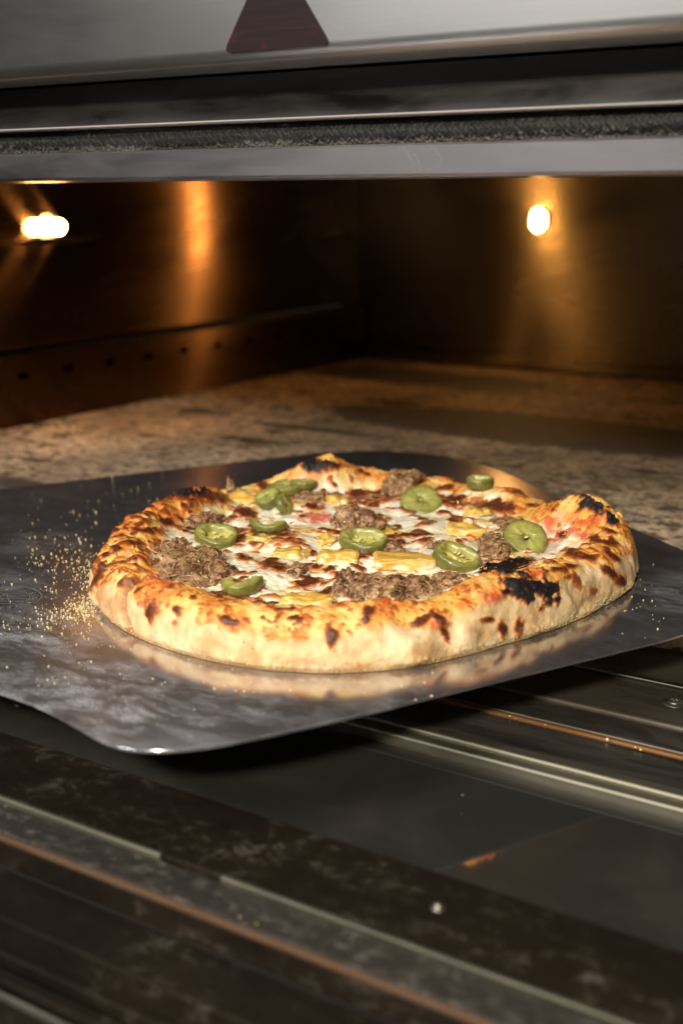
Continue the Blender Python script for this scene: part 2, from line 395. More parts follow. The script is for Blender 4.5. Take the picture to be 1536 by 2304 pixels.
# triangular maroon plate on the fascia
def tri_plate():
    a, b = aty(505, 117, yf), aty(746, 104, yf)
    zb = (a[2] + b[2]) / 2; w = b[0] - a[0]; cxm = (a[0] + b[0]) / 2
    tl, tr = aty(557, 0, yf), aty(688, 0, yf)
    sl = (tl[0] - a[0]) / (tl[2] - zb); sr = (b[0] - tr[0]) / (tr[2] - zb)
    hgt = w / (sl + sr)
    pts = [(a[0], zb), (b[0], zb), (a[0] + sl * hgt, zb + hgt)]
    r = .0024; out = []
    for i in range(3):
        p0, p1, p2 = (np.array(pts[(i + k) % 3]) for k in (-1, 0, 1))
        u = (p0 - p1) / np.linalg.norm(p0 - p1); v = (p2 - p1) / np.linalg.norm(p2 - p1)
        ang = math.acos(u @ v); tlen = r / math.tan(ang / 2)
        A = p1 + u * tlen; B = p1 + v * tlen
        for k in range(7):
            s = k / 6; out.append((1 - s) ** 2 * A + 2 * s * (1 - s) * p1 + s * s * B)
    bm = bmesh.new()
    vs = [bm.verts.new((p[0], yf - .0008, p[1])) for p in out]
    f = bm.faces.new(vs); r_ = bmesh.ops.extrude_face_region(bm, geom=[f])
    for v in r_['geom']:
        if isinstance(v, bmesh.types.BMVert): v.co.y += .0007
    bmesh.ops.recalc_face_normals(bm, faces=bm.faces)
    return bmobj('triangle_plate', bm, M['plate'])
adopt(tri_plate(), oven)

# chamber
boxes = bmesh.new()
adopt(boxo('ceiling_panel', XL, XR, YF + .051, YB, 0.235, 0.245, M['dark_steel']), oven)
def skew(o, k):
    # the side panels lean slightly outwards towards the back
    for v in o.data.vertices: v.co.x += k * (v.co.y - .827)
    return o
lw = adopt(skew(boxo('left_wall', XL - .01, XL, YF + .052, YB, 0.060, 0.234, M['wall']), -.024), oven)
bw = adopt(boxo('back_wall', XL - .04, XR, YB, YB + .01, ZS - .03, 0.234, M['back']), oven)
adopt(boxo('right_wall', XR, XR + .01, YF + .052, YB, ZS - .03, 0.234, M['wall']), oven)
# perforated strip low on the left wall, with real slots
def perforated():
    bm = bmesh.new()
    y0, y1 = YF + .052, YB - .002; z0, z1 = ZS - .02, 0.0535
    hz0, hz1 = 0.0315, 0.0375
    ys = [y0]
    hs = [0.788 + .0575 * k for k in range(-3, 11)]
    x0, x1 = XL - .002, XL + .0015
    box(bm, x0, x1, y0, y1, z0, hz0); box(bm, x0, x1, y0, y1, hz1, z1, .0)
    e = y0
    for h in hs:
        box(bm, x0, x1, e, h - .0065, hz0, hz1); e = h + .0065
    box(bm, x0, x1, e, y1, hz0, hz1)
    bmesh.ops.remove_doubles(bm, verts=bm.verts, dist=1e-6)
    return bmobj('perforated_strip', bm, M['wall'])
adopt(skew(perforated(), -.006), lw)
adopt(boxo('duct_backing', XL - .018, XL - .014, YF + .052, YB, ZS - .03, 0.0585, M['black']), lw)
adopt(boxo('back_ledge', XL + .004, XR - .004, YB - .010, YB - .0005, ZS + .001, ZS + .014, M['back'], None, .002), bw)

# stone deck as one slab with rounded front edge
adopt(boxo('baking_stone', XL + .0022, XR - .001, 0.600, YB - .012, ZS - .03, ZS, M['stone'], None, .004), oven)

# lamps: capsule bulb in a round collar
def lamp(P, nrm, L, along):
    P = Vector(P); N = Vector(nrm)
    bm = bmesh.new()
    bmesh.ops.create_uvsphere(bm, u_segments=20, v_segments=14, radius=.0088)
    for v in bm.verts:
        if v.co.z > 0: v.co.z += L / 2
        else: v.co.z -= L / 2
    q = Vector((0, 0, 1)).rotation_difference(Vector(along))
    bm.transform(q.to_matrix().to_4x4())
    for v in bm.verts:
        v.co -= N * (v.co.dot(N) * .45)
        if abs(N.x) > .5: v.co.z *= .80
    b = bmobj('oven_lamp', bm, M['bulb'], None, True, P + N * .0012)
    bm = bmesh.new(); prof = [(.0, .0006), (.011, .0006), (.0115, .003), (.014, .0035), (.0155, .0005)]
    seg = 32; rows = []
    for r, h in prof:
        rows.append([bm.verts.new((r * math.cos(2 * math.pi * i / seg), r * math.sin(2 * math.pi * i / seg), h)) for i in range(seg)] if r > 0 else None)
    for a_, b_ in zip(rows[1:-1], rows[2:]):
        for i in range(seg): bm.faces.new((a_[i], a_[(i + 1) % seg], b_[(i + 1) % seg], b_[i]))
    bm.faces.new(rows[1])
    bmesh.ops.recalc_face_normals(bm, faces=bm.faces)
    bm.transform(Vector((0, 0, 1)).rotation_difference(N).to_matrix().to_4x4())
    c = bmobj('lamp_collar', bm, M['black'], None, True, P)
    adopt(b, oven); adopt(c, b)
    if abs(N.x) > .5:      # added shield under the side lamp, blocks the bulb's reflection in the peel
        bm = bmesh.new(); box(bm, P.x + .016, P.x + .046, P.y - .058, P.y + .022, P.z - .0152, P.z - .0144, .0003)
        for v in bm.verts: v.co.z += (v.co.x - P.x - .016) * .22
        adopt(bmobj('added_glare_shield', bm, M['black'], None, False), b)
lamp((XL + .0005, 0.827, 0.166), (1, 0, 0), 0.030, (0, 1, 0))
lamp((-0.6115, YB - .0005, 0.167), (0, -1, 0), 0.010, (0, 0, 1))

# sill below the opening
ZD = -0.036
adopt(boxo('oven_sill', -1.3, 1.0, 0.5045, 0.598, ZD - .02, ZD + .001, M['dark_steel'], None, .0015), oven)
adopt(boxo('sill_ridge', -1.3, 1.0, 0.546, 0.5495, ZD + .0012, ZD + .0028, M['sill'], None, .0006), oven)
adopt(boxo('sill_plate', -1.3, 1.0, 0.4825, 0.5035, ZD - .02, ZD - .0005, M['sill'], None, .0012), oven)

# the folded-down door
door = boxo('oven_door', -1.28, 0.98, 0.2560, 0.4795, ZD - .030, ZD - .0125, M['black'], None, .002)
adopt(door, oven)
def dpart(name, y0, y1, z0, z1, mat, bev=.0008, x0=-1.28, x1=0.98):
    return adopt(boxo(name, x0, x1, y0, y1, z0, z1, M[mat], None, bev), door)
dpart('hinge_edge', 0.4765, 0.4800, ZD - .012, ZD + .0004, 'amber', .0008)
dpart('upper_frame', 0.4445, 0.4755, ZD - .012, ZD - .0002, 'sill', .0012)
dpart('glass_rail', 0.4365, 0.4430, ZD - .012, ZD + .0030, 'rail', .0012)
dpart('glass_rail', 0.4295, 0.4360, ZD - .012, ZD + .0015, 'rail', .0012)
dpart('seal_groove', 0.4195, 0.4290, ZD - .012, ZD - .0035, 'black', .0008)
dpart('door_glass', 0.3415, 0.4190, ZD - .011, ZD - .0032, 'glass', .0008)
dpart('front_frame', 0.2985, 0.3408, ZD - .012, ZD + .0008, 'worn', .0012)
gx0, gx1 = at(370, 1925, ZD)[0], at(505, 1975, ZD)[0]
dpart('front_rail', 0.2962, 0.2982, ZD - .012, ZD + .0018, 'rail', .0006, -1.28, gx0)
dpart('front_rail', 0.2962, 0.2982, ZD - .012, ZD + .0018, 'rail', .0006, gx1, 0.98)
dpart('scratched_strip', 0.2795, 0.2958, ZD - .012, ZD + .0003, 'scratched', .0008)
dpart('rust_edge', 0.2768, 0.2792, ZD - .0022, ZD + .0004, 'rust', .0008)
dpart('front_skirt', 0.2770, 0.2788, ZD - .0118, ZD - .0024, 'worn', .0003)
# stepped lower apron
def yz(yref, z): return yref * (CAM[2] - z) / (CAM[2] - ZD)
za = ZD - .012
boxo_y = yz(0.2762, za)
dpart('front_apron', yz(0.2405, za), 0.2765, ZD - .030, za, 'worn', .001)
zb_ = ZD - .022
dpart('apron_rail', yz(0.226, zb_), yz(0.2325, zb_), ZD - .034, zb_ + .001, 'worn', .001)
dpart('apron_rail', yz(0.2175, zb_), yz(0.2225, zb_), ZD - .034, zb_, 'worn', .001)
dpart('apron_rail', yz(0.2120, zb_), yz(0.2132, zb_), ZD - .034, zb_ + .001, 'sill', .0006)
dpart('lower_panel', yz(0.1200, zb_), yz(0.2117, zb_), ZD - .034, zb_ - .001, 'worn', .0006)

def screw(P, r, parent):
    bm = bmesh.new(); seg = 28
    prof = [(r * 1.7, 0), (r * 1.65, .0003), (r * 1.05, .0004), (r, .0009), (r * .8, .0016), (r * .35, .0019)]
    rows = [[bm.verts.new((a * math.cos(2 * math.pi * i / seg), a * math.sin(2 * math.pi * i / seg), h)) for i in range(seg)] for a, h in prof]
    for a_, b_ in zip(rows, rows[1:]):
        for i in range(seg): bm.faces.new((a_[i], a_[(i + 1) % seg], b_[(i + 1) % seg], b_[i]))
    bm.faces.new(rows[-1])
    bmesh.ops.recalc_face_normals(bm, faces=bm.faces)
    o = bmobj('screw', bm, M['sill'], None, True, P); adopt(o, parent)
    if parent is oven:
        bm = bmesh.new()
        box(bm, -r * .55, r * .55, -r * .12, r * .12, .0016, .0021); box(bm, -r * .12, r * .12, -r * .55, r * .55, .00165, .0022)
        c = bmobj('cross_recess', bm, M['rail'], None, False, P); adopt(c, o)
screw(at(1516, 1582, ZD + .001), .0032, oven)
screw(at(985, 2042, ZD + .0008), .0015, door)

# ------------------------------------------------------------------ kitchen behind the camera (seen in reflections)
def simple(name, col, rough=0.8):
    t = NT(name); n = t.noise(t.coord(), 3, 5, 0.6)
    t.p(Base_Color=t.mix(n.outputs[0], (*col, 1), (col[0] * .75, col[1] * .75, col[2] * .75, 1)), Roughness=rough); return t.m
fl = boxo('kitchen_floor', -4, 4, -3, 3, -1.15, -1.10, simple('tile_floor', (0.10, 0.09, 0.08), .5)); fl['kind'] = 'structure'
kw = boxo('kitchen_wall', -4, 4, -3.1, -3.0, -1.099, 1.9, simple('painted_wall', (0.30, 0.29, 0.27))); kw['kind'] = 'structure'

# ------------------------------------------------------------------ the peel
peel = empty('pizza_peel', (-0.40, 0.52, 0.0), 'large flat aluminium pizza peel dusted with flour, held under the pizza at the oven mouth', 'pizza peel')
TH = .0012
def chaikin(P, n=3):
    P = np.array(P)
    for _ in range(n):
        Q = np.roll(P, -1, 0); P = np.stack([P * .75 + Q * .25, P * .25 + Q * .75], 1).reshape(-1, 2)
    return P
def outline():
    pts = [at(x, y, 0)[:2] for x, y in [(1536, 1430), (1400, 1462), (1000, 1560), (800, 1610), (600, 1655), (450, 1684), (330, 1690), (250, 1678), (180, 1638), (100, 1593), (0, 1556)]]
    d = np.array((.4505, .8928)); n = np.array((.8928, -.4505))
    tn = lambda p: (p @ d, p @ n)
    T = [tn(p) for p in pts]
    mid = (T[0][1] - .8175) / 2
    near = T[:]
    # throat towards the handle, then the mirrored side
    near += [(.100, near[-1][1] - .03), (.070, mid + .045), (.045, mid + .022), (.0, mid + .018)]
    far = [(t, 2 * mid - k) for t, k in near[::-1]]
    far = [f for f in far if f[0] < .40]
    fp = [at(x, y, 0)[:2] for x, y in [(0, 1100), (350, 1060), (700, 1020), (840, 1012), (1000, 1022), (1130, 1058), (1250, 1118), (1400, 1178), (1536, 1238)]]
    far = [f for f in far if f[0] < tn(fp[0])[0] - .02] + [tn(p) for p in fp]
    tip = far[-1]
    far += [(tip[0] - .005, tip[1] + .035), (near[0][0] + .045, near[0][1] - .012)]
    P = [d * t + n * k for t, k in near + far]
    return chaikin(P, 3)
pts = outline()
bm = bmesh.new()
vs = [bm.verts.new((p[0], p[1], 0)) for p in pts]
f = bm.faces.new(vs); f.normal_update()
if f.normal.z < 0: f.normal_flip()
r = bmesh.ops.extrude_face_region(bm, geom=[f])
tv = [v for v in r['geom'] if isinstance(v, bmesh.types.BMVert)]
for v in vs: v.co.z = -TH
bmesh.ops.recalc_face_normals(bm, faces=bm.faces)
te = [e for e in bm.edges if all(v.co.z > -TH / 2 for v in e.verts) and len(e.link_faces) == 2]
bmesh.ops.bevel(bm, geom=te, offset=.0004, segments=3, affect='EDGES', profile=.5)
bmesh.ops.triangulate(bm, faces=[f for f in bm.faces if len(f.verts) > 4])
blade = bmobj('blade', bm, M['peel'], None, True); blade.data.set_sharp_from_angle(angle=math.radians(50)); adopt(blade, peel)
# wooden handle running out of view
def wood():
    t = NT('handle_wood'); n = t.noise(t.coord((1, 1, 1)), 60, 5, 0.6)
    t.p(Base_Color=t.mix(n.outputs[0], (0.35, 0.20, 0.09, 1), (0.20, 0.11, 0.05, 1)), Roughness=.5); return t.m
dv = Vector((.4505, .8928, 0)); nv = Vector((.8928, -.4505, 0))
midn = (pts @ np.array((.8928, -.4505))).mean()
bm = bmesh.new(); rr = bmesh.ops.create_cone(bm, cap_ends=True, segments=24, radius1=.013, radius2=.015, depth=.75)
bm.transform(Matrix.Rotation(math.radians(90), 4, 'X'))
mid_n = (-.3706 - .8175) / 2
ctr = dv * (-.36) + nv * mid_n
bm.transform(Matrix.Translation((ctr.x, ctr.y, -.016)) @ Matrix.Rotation(math.atan2(dv.y, dv.x) - math.pi / 2, 4, 'Z'))
adopt(bmobj('handle', bm, wood(), None, True), peel)

# round maker's stamp pressed into the blade
def stamp():
    sc = at(6, 1347, 0); R0 = .0185
    V = []; Fc = []
    def arc(r0, r1, a0, a1, n=40):
        b = len(V)
        for i in range(n + 1):
            a = a0 + (a1 - a0) * i / n
            V.append((r0 * math.cos(a), r0 * math.sin(a), 0)); V.append((r1 * math.cos(a), r1 * math.sin(a), 0))
        for i in range(n): Fc.append((b + 2 * i, b + 2 * i + 1, b + 2 * i + 3, b + 2 * i + 2))
    def line(x0, y0, x1, y1, w=.0003):
        dx, dy = x1 - x0, y1 - y0; L = math.hypot(dx, dy); nx, ny = -dy / L * w, dx / L * w; b = len(V)
        V.extend([(x0 - nx, y0 - ny, 0), (x1 - nx, y1 - ny, 0), (x1 + nx, y1 + ny, 0), (x0 + nx, y0 + ny, 0)]); Fc.append((b, b + 1, b + 2, b + 3))
    arc(R0, R0 + .0005, 0, 2 * math.pi, 90); arc(R0 * .70, R0 * .70 + .0004, 0, 2 * math.pi, 70)
    for k in range(5):
        y = -.008 + .004 * k; w = math.sqrt((R0 * .66) ** 2 - y * y); line(-w, y, w, y)
    line(-.006, -.008, 0, .008); line(.006, -.008, 0, .008)
    me = bpy.data.meshes.new('maker_stamp'); me.from_pydata(V, [], Fc); me.materials.append(M['stampline'])
    o = bpy.data.objects.new('maker_stamp', me); link(o); o.location = (sc[0], sc[1], .00012)
    o.rotation_euler = (0, 0, YAW)
    adopt(o, blade)
    txt = "AMERICAN METALCRAFT"
    fs = .0052
    span = math.radians(250); n = len(txt)
    bmt = bmesh.new()
    for i, ch in enumerate(txt):
        if ch == ' ': continue
        a = -math.pi / 2 - span / 2 + span * i / (n - 1)
        cu = bpy.data.curves.new('t', 'FONT'); cu.body = ch; cu.size = fs; cu.align_x = 'CENTER'; cu.align_y = 'CENTER'; cu.resolution_u = 2
        to = bpy.data.objects.new('t', cu); COL.objects.link(to)
        dg = bpy.context.evaluated_depsgraph_get(); tm = bpy.data.meshes.new_from_object(to.evaluated_get(dg))
        rad = R0 * .86
        tm.transform(Matrix.Translation((rad * math.cos(a), rad * math.sin(a), 0)) @ Matrix.Rotation(a + math.pi / 2, 4, 'Z'))
        bmt.from_mesh(tm); bpy.data.objects.remove(to); bpy.data.curves.remove(cu); bpy.data.meshes.remove(tm)
    t = bmobj('stamp_lettering', bmt, M['stampline'], None, False, (sc[0], sc[1], .00016)); t.rotation_euler = (0, 0, YAW)
    adopt(t, blade)
t = NT('scratched_line'); t.p(Base_Color=(0.20, 0.20, 0.21, 1), Metallic=0.3, Roughness=.5); M['stampline'] = t.m
stamp()

# ------------------------------------------------------------------ the pizza
PC = np.array([-.325, .53])
RT = [(-180, .128), (-170, .127), (-158, .130), (-143, .137), (-132, .1415), (-126, .1425), (-119, .1425), (-114, .1440), (-104, .1455), (-97, .1460), (-90, .147), (-82, .148), (-74, .1483), (-64, .1465), (-52, .141), (-42, .1335), (-30, .1265), (-18, .125), (-6, .126), (6, .129), (14, .134), (23, .1385), (30, .1405), (40, .138), (48, .132), (59, .130), (70, .137), (80, .146), (92, .153), (105, .157), (118, .146), (131, .143), (140, .142), (150, .152), (162, .144), (172, .132)]
ZT = [(-180, .031), (-170, .029), (-158, .026), (-143, .025), (-126, .023), (-108, .024), (-97, .0235), (-82, .0225), (-64, .0225), (-42, .0245), (-30, .028), (-18, .028), (-6, .026), (6, .024), (20, .023), (30, .028), (37, .036), (44, .037), (52, .030), (62, .021), (80, .020), (92, .020), (110, .020), (120, .026), (131, .037), (140, .033), (148, .020), (160, .020), (170, .027)]
def per(T, th):
    a = np.array([p[0] for p in T], float); v = np.array([p[1] for p in T])
    a = np.concatenate([a - 360, a, a + 360]); v = np.concatenate([v, v, v])
    # smooth periodic sampling
    q = np.linspace(-180, 180, 721)[:-1]; y = np.interp(q, a, v)
    k = np.exp(-np.linspace(-2, 2, 15) ** 2); k /= k.sum()
    y = np.convolve(np.concatenate([y[-7:], y, y[:7]]), k, 'valid')
    return np.interp((np.degrees(th) + 180) % 360 - 180, np.append(q, 180), np.append(y, y[0]))
NTH = 1500
th = np.linspace(-math.pi, math.pi, NTH, endpoint=False)
R0 = per(RT, th); Z0 = per(ZT, th)
# radial rows: interior (centre -> crest) then the rounded side down to the peel
s_in = np.concatenate([np.linspace(0.01, .55, 120), np.linspace(.55, 1, 210)[1:]])
phi = np.linspace(math.pi / 2, 0, 110)[1:]
w0 = .0155 + .002 * np.sin(th * 5 + 1)
N_in = len(s_in); NR = N_in + len(phi)
RR = np.zeros((NR, NTH)); ZZ = np.zeros((NR, NTH)); NXr = np.zeros((NR, NTH)); NZ = np.zeros((NR, NTH))
crest = R0 - w0
for i, s in enumerate(s_in):
    r = crest * s; u = crest - r
    RR[i] = r; wi = .0225
    b = .0168 - .0012 * sst(.05, .12, r)
    q = np.clip(u / wi, 0, 1)
    ZZ[i] = b + (Z0 - b) * (1 - q * q * (3 - 2 * q)) ** 1.15
    NZ[i] = 1
for j, p in enumerate(phi):
    i = N_in + j; n = 2.5
    c_, s_ = math.cos(p) ** (2 / n), math.sin(p) ** (2 / n)
    RR[i] = crest + w0 * c_ - .0016 * (1 - sst(0, .0035, Z0 * s_))
    ZZ[i] = Z0 * s_
    NXr[i] = math.cos(p); NZ[i] = math.sin(p)
TH_ = np.broadcast_to(th, (NR, NTH))
X = PC[0] + RR * np.cos(TH_); Y = PC[1] + RR * np.sin(TH_)
V0 = np.stack([X, Y, ZZ], -1).reshape(-1, 3)
NV = np.stack([NXr * np.cos(TH_), NXr * np.sin(TH_), NZ], -1).reshape(-1, 3)
rowi = np.repeat(np.arange(NR), NTH); thf = TH_.reshape(-1); side = NXr.reshape(-1)
Ur = (np.broadcast_to(R0, (NR, NTH)) - RR).reshape(-1); zc = np.broadcast_to(Z0, (NR, NTH)).reshape(-1)
# low frequency lumps
lump = fbm(V0, 38, 2, 21) * .0022 + fbm(V0, 110, 2, 22) * .0009 * (1 - .8 * (side == 0) * sst(.026, .045, Ur))
inner = (side == 0) * sst(.024, .042, Ur)
edge_fade = sst(0, .004, V0[:, 2])
V1 = V0 + NV * (lump * edge_fade * (1 - .3 * inner))[:, None]
V1 += NV * (inner * (fbm(V0 * [1, 1, 1], 45, 2, 31) * .0024 - np.abs(fbm(V0, 70, 1, 33)) * .0004))[:, None]
PX, PY = proj(V1)
dist = np.linalg.norm(V1 - CAM, axis=1)
# coarse subset to look up the visible surface point under a pixel
sub = np.arange(0, len(V1), 5)
def pick(x, y, tol=4.0):
    d2 = (PX[sub] - x) ** 2 + ((PY[sub] - y)) ** 2
    c = sub[d2 < tol * tol]
    if len(c) == 0: return pick(x, y, tol * 2)
    return V1[c[np.argmin(dist[c])]]
warp = fbm(V0, 170, 3, 41); warp2 = fbm(V0, 420, 2, 43)
def blob(x, y, rx, ry, rot=0, soft=.72, wamp=.55):
    P0 = pick(x, y); D = np.linalg.norm(P0 - CAM)
    wr = max(rx, ry * 3.2) * D / FPX * 1.25 + .003
    cand = np.nonzero((np.abs(V1[:, 0] - P0[0]) < wr) & (np.abs(V1[:, 1] - P0[1]) < wr))[0]
    a = math.radians(rot); dx = PX[cand] - x; dy = PY[cand] - y
    u = (dx * math.cos(a) + dy * math.sin(a)) / rx; v = (-dx * math.sin(a) + dy * math.cos(a)) / ry
    q = np.sqrt(u * u + v * v) + wamp * warp[cand] + .30 * warp2[cand]
    out = np.zeros(len(V1), np.float32); out[cand] = 1 - sst(1 - soft, 1 + soft, q)
    return out

C3 = lambda *a: np.array(a, np.float32)
n1 = fbm(V0, 45, 3, 51); n2 = fbm(V0, 120, 3, 53); n3 = fbm(V0, 330, 3, 55); n4 = fbm(V0, 700, 2, 57)
# zones
vrel = np.where(side > 0, V0[:, 2] / zc, 1.0)
topz = sst(.62, .86, vrel + n2 * .16 + n1 * .12)                    # oily golden upper rim
cheese = (side == 0) * sst(.0235, .031, Ur + n1 * .007 + n2 * .004)  # melted cheese field
cream = C3(.80, .56, .29); tan_ = C3(.56, .27, .10); pale = C3(.86, .69, .43)
col = lerp(np.broadcast_to(cream, (len(V0), 3)), np.broadcast_to(tan_, (len(V0), 3)), sst(.0, .7, n1 * .7 + .6 * n2) * .8)
col = lerp(col, np.broadcast_to(pale, col.shape), sst(.1, .7, -n1 + .3 * n3) * .6)
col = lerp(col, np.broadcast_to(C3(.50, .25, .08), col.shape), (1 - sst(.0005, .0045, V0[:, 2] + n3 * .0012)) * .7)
gold = lerp(np.broadcast_to(C3(.86, .44, .07), col.shape), np.broadcast_to(C3(.74, .22, .03), col.shape), sst(-.1, .6, n2 + n3 * .4))
gold = lerp(gold, np.broadcast_to(C3(.88, .62, .20), col.shape), sst(.0, .55, -n2 * .6 + n1 * .8))
gold = lerp(gold, np.broadcast_to(C3(.66, .15, .035), col.shape), sst(.1, .8, fbm(V0, 70, 3, 69)) * .55)
col = lerp(col, gold, topz * .92)
white = lerp(np.broadcast_to(C3(.97, .91, .70), col.shape), np.broadcast_to(C3(.88, .70, .30), col.shape), sst(.15, .8, n1 * .7 + n2 * .6))
white = lerp(white, np.broadcast_to(C3(.78, .47, .14), col.shape), sst(.30, .9, n2 + .3 * n3 + .2 * n1) * .7)
col = lerp(col, white, cheese)
rough = np.where(cheese > .5, .95, 1.0).astype(np.float32); rough = rough - .25 * topz
# procedural blisters, denser on the left and right rims
dens = topz * (1 - .85 * cheese)
deg = np.degrees(thf)
left = np.exp(-((((deg + 150) + 180) % 360 - 180) / 32) ** 2); right = np.exp(-((deg - 22) / 28) ** 2); backr = sst(60, 100, np.abs(deg))
bl = fbm(V0 * np.array([1, 1, 1.0]), 210, 2, 61); bl2 = fbm(V0, 125, 2, 63)
thr = .62 - .30 * left - .12 * right - .10 * backr
blis = dens * sst(0, .5, bl - thr) * .8 + cheese * sst(0, .5, bl2 - .38 - .15 * n1) * .9
blis = np.maximum(blis, dens * left * sst(0, .5, bl2 - .30))
fine_b = sst(.30, .8, fbm(V0, 420, 2, 65) + .5 * n2) * dens * .55 * (1 - .4 * cheese)
fine_b = np.maximum(fine_b, sst(.75, 1.15, fbm(V0, 300, 2, 67) + .5 * n1) * cheese * .6)
blis = np.clip(np.maximum(blis, fine_b), 0, 1)
char = np.zeros(len(V0), np.float32)
# domed bubbles with browned tops
dome = np.zeros(len(V0), np.float32)
rb = np.random.default_rng(91)
def bubbles(pool, n, r0, r1, hgt, dark):
    global dome, blis
    if len(pool) == 0: return
    for c_ in V1[rb.choice(pool, n)]:
        r_ = rb.uniform(r0, r1); ex = rb.uniform(1.0, 1.9); an = rb.uniform(0, math.pi)
        cand = np.nonzero((np.abs(V1[:, 0] - c_[0]) < r_ * 2.2) & (np.abs(V1[:, 1] - c_[1]) < r_ * 2.2))[0]
        D_ = V1[cand] - c_; u_ = (D_[:, 0] * math.cos(an) + D_[:, 1] * math.sin(an)) / ex; v_ = -D_[:, 0] * math.sin(an) + D_[:, 1] * math.cos(an)
        q_ = np.sqrt(u_ * u_ + v_ * v_ + D_[:, 2] ** 2) / r_ + .22 * warp2[cand] + .15 * warp[cand]
        d_ = np.sqrt(np.clip(1 - q_ * q_, 0, 1)) * r_ * hgt
        dome[cand] = np.maximum(dome[cand], d_)
        k_ = (1 - sst(.35, 1.15, q_)) * rb.uniform(*dark)
        blis[cand] = np.maximum(blis[cand], k_)
ch_pool = np.nonzero((cheese > .9))[0]; rim_pool = np.nonzero((topz > .7) & (cheese < .3))[0]
lr_pool = rim_pool[(left[rim_pool] > .35)]; rr_pool = rim_pool[right[rim_pool] > .3]
cr = np.hypot(V1[ch_pool, 0] - PC[0], V1[ch_pool, 1] - PC[1])
bubbles(ch_pool[rb.uniform(0, .11, len(ch_pool)) < cr], 75, .0014, .0042, .42, (.3, .95))
bubbles(rim_pool, 90, .0008, .0024, .40, (.25, .8))
bubbles(lr_pool, 70, .0012, .0032, .45, (.6, 1.0))
bubbles(rr_pool, 22, .0010, .0028, .45, (.5, .95))
# brown blisters measured from the photograph: x, y, rx, ry, rotation
for b in [(625, 1205, 52, 17, 12), (585, 1190, 24, 12, 0), (606, 1272, 38, 10, 14), (548, 1255, 22, 7, 20), (850, 1118, 60, 14, -10), (905, 1095, 30, 18, -40), (805, 1112, 24, 8, 0), (1015, 1130, 45, 16, 5), (1000, 1098, 40, 8, -18), (1100, 1140, 52, 14, 6), (1055, 1080, 40, 8, -20), (700, 1140, 20, 9, 0), (690, 1312, 36, 10, -6), (738, 1282, 14, 9, 0), (958, 1216, 16, 8, 0), (905, 1205, 22, 6, 10), (540, 1213, 13, 15, -20), (555, 1158, 28, 12, 30), (592, 1095, 15, 11, 10), (1172, 1112, 24, 8, 14), (1195, 1138, 20, 5, 5), (1250, 1112, 14, 4, 0), (810, 1255, 16, 6, 0), (865, 1278, 14, 5, 0), (880, 1208, 10, 6, 0), (955, 1180, 12, 6, 0), (760, 1300, 16, 7, 0),
          (745, 1424, 13, 26, -8), (517, 1398, 30, 9, 20), (400, 1371, 14, 11, 10), (343, 1372, 14, 20, 0), (985, 1392, 10, 22, -40), (945, 1398, 28, 9, -20), (1000, 1428, 8, 18, -30), (1128, 1420, 10, 16, -10), (1164, 1408, 9, 20, 8), (1092, 1395, 14, 8, 0), (1368, 1290, 26, 9, 35), (1392, 1306, 12, 11, 0), (1298, 1312, 10, 20, -30), (1275, 1300, 14, 7, 0), (1328, 1330, 9, 7, 0), (1300, 1252, 28, 8, 8), (1262, 1208, 14, 9, 0), (1285, 1238, 20, 9, 0), (1335, 1215, 16, 7, 10), (1370, 1250, 22, 6, 30), (1372, 1222, 14, 9, 20), (1365, 1195, 24, 6, 15), (1320, 1255, 20, 7, 0),
          (222, 1300, 10, 22, 20), (300, 1303, 26, 9, -20), (270, 1268, 30, 6, -15), (240, 1250, 10, 7, 0), (262, 1238, 14, 6, 0), (310, 1225, 26, 6, 10), (335, 1198, 34, 6, 8), (375, 1178, 30, 6, 15), (660, 1392, 12, 6, 0), (565, 1370, 16, 6, 0), (640, 1372, 20, 5, 0), (820, 1398, 12, 7, 0), (435, 1345, 10, 6, 0), (495, 1345, 12, 5, 0), (720, 1050, 50, 12, 0), (815, 1065, 20, 6, 20), (1240, 1265, 14, 6, 0), (1130, 1258, 20, 6, 0), (1190, 1098, 18, 4, 0), (1250, 1284, 26, 7, 0), (1280, 1276, 18, 5, 0), (826, 1376, 14, 12, 0)]:
    blis = np.maximum(blis, blob(*b))
for b in [(470, 1118, 55, 14, 8), (420, 1118, 60, 14, 0)]: blis = np.maximum(blis, blob(*b))
for b in [(1120, 1284, 56, 14, -14), (1170, 1268, 30, 7, 0), (1200, 1328, 58, 24, 6), (1160, 1318, 28, 12, 0), (1235, 1325, 22, 18, 0), (432, 1112, 36, 8, -4), (705, 1045, 38, 16, 0), (690, 1052, 20, 8, 0), (1332, 1143, 26, 14, 30), (1375, 1175, 12, 14, 40), (1130, 1290, 20, 8, 0)]:
    k = blob(*b, soft=.45, wamp=.6); char = np.maximum(char, k); blis = np.maximum(blis, np.clip(k * 1.6, 0, 1))
halo = np.zeros_like(char)
red = np.zeros_like(char)
for b in [(392, 1165, 15, 9), (372, 1312, 26, 8), (345, 1300, 14, 6), (330, 1360, 12, 8), (1335, 1172, 16, 16), (1312, 1180, 22, 10), (1235, 1180, 14, 14), (1270, 1200, 40, 8), (1310, 1210, 20, 8), (865, 1352, 13, 11), (1110, 1345, 20, 12), (985, 1405, 18, 8), (1205, 1295, 22, 6), (700, 1165, 30, 10), (350, 1225, 10, 9), (395, 1402, 8, 6), (1250, 1218, 26, 5), (1365, 1170, 8, 18), (278, 1285, 16, 5), (720, 1172, 26, 8), (430, 1135, 26, 6), (1010, 1082, 36, 5), (1060, 1212, 12, 4), (1115, 1228, 8, 5), (325, 1262, 22, 6)]:
    red = np.maximum(red, blob(*b))
crater = [(275, 1300, 282, 1385), (282, 1385, 292, 1445)]
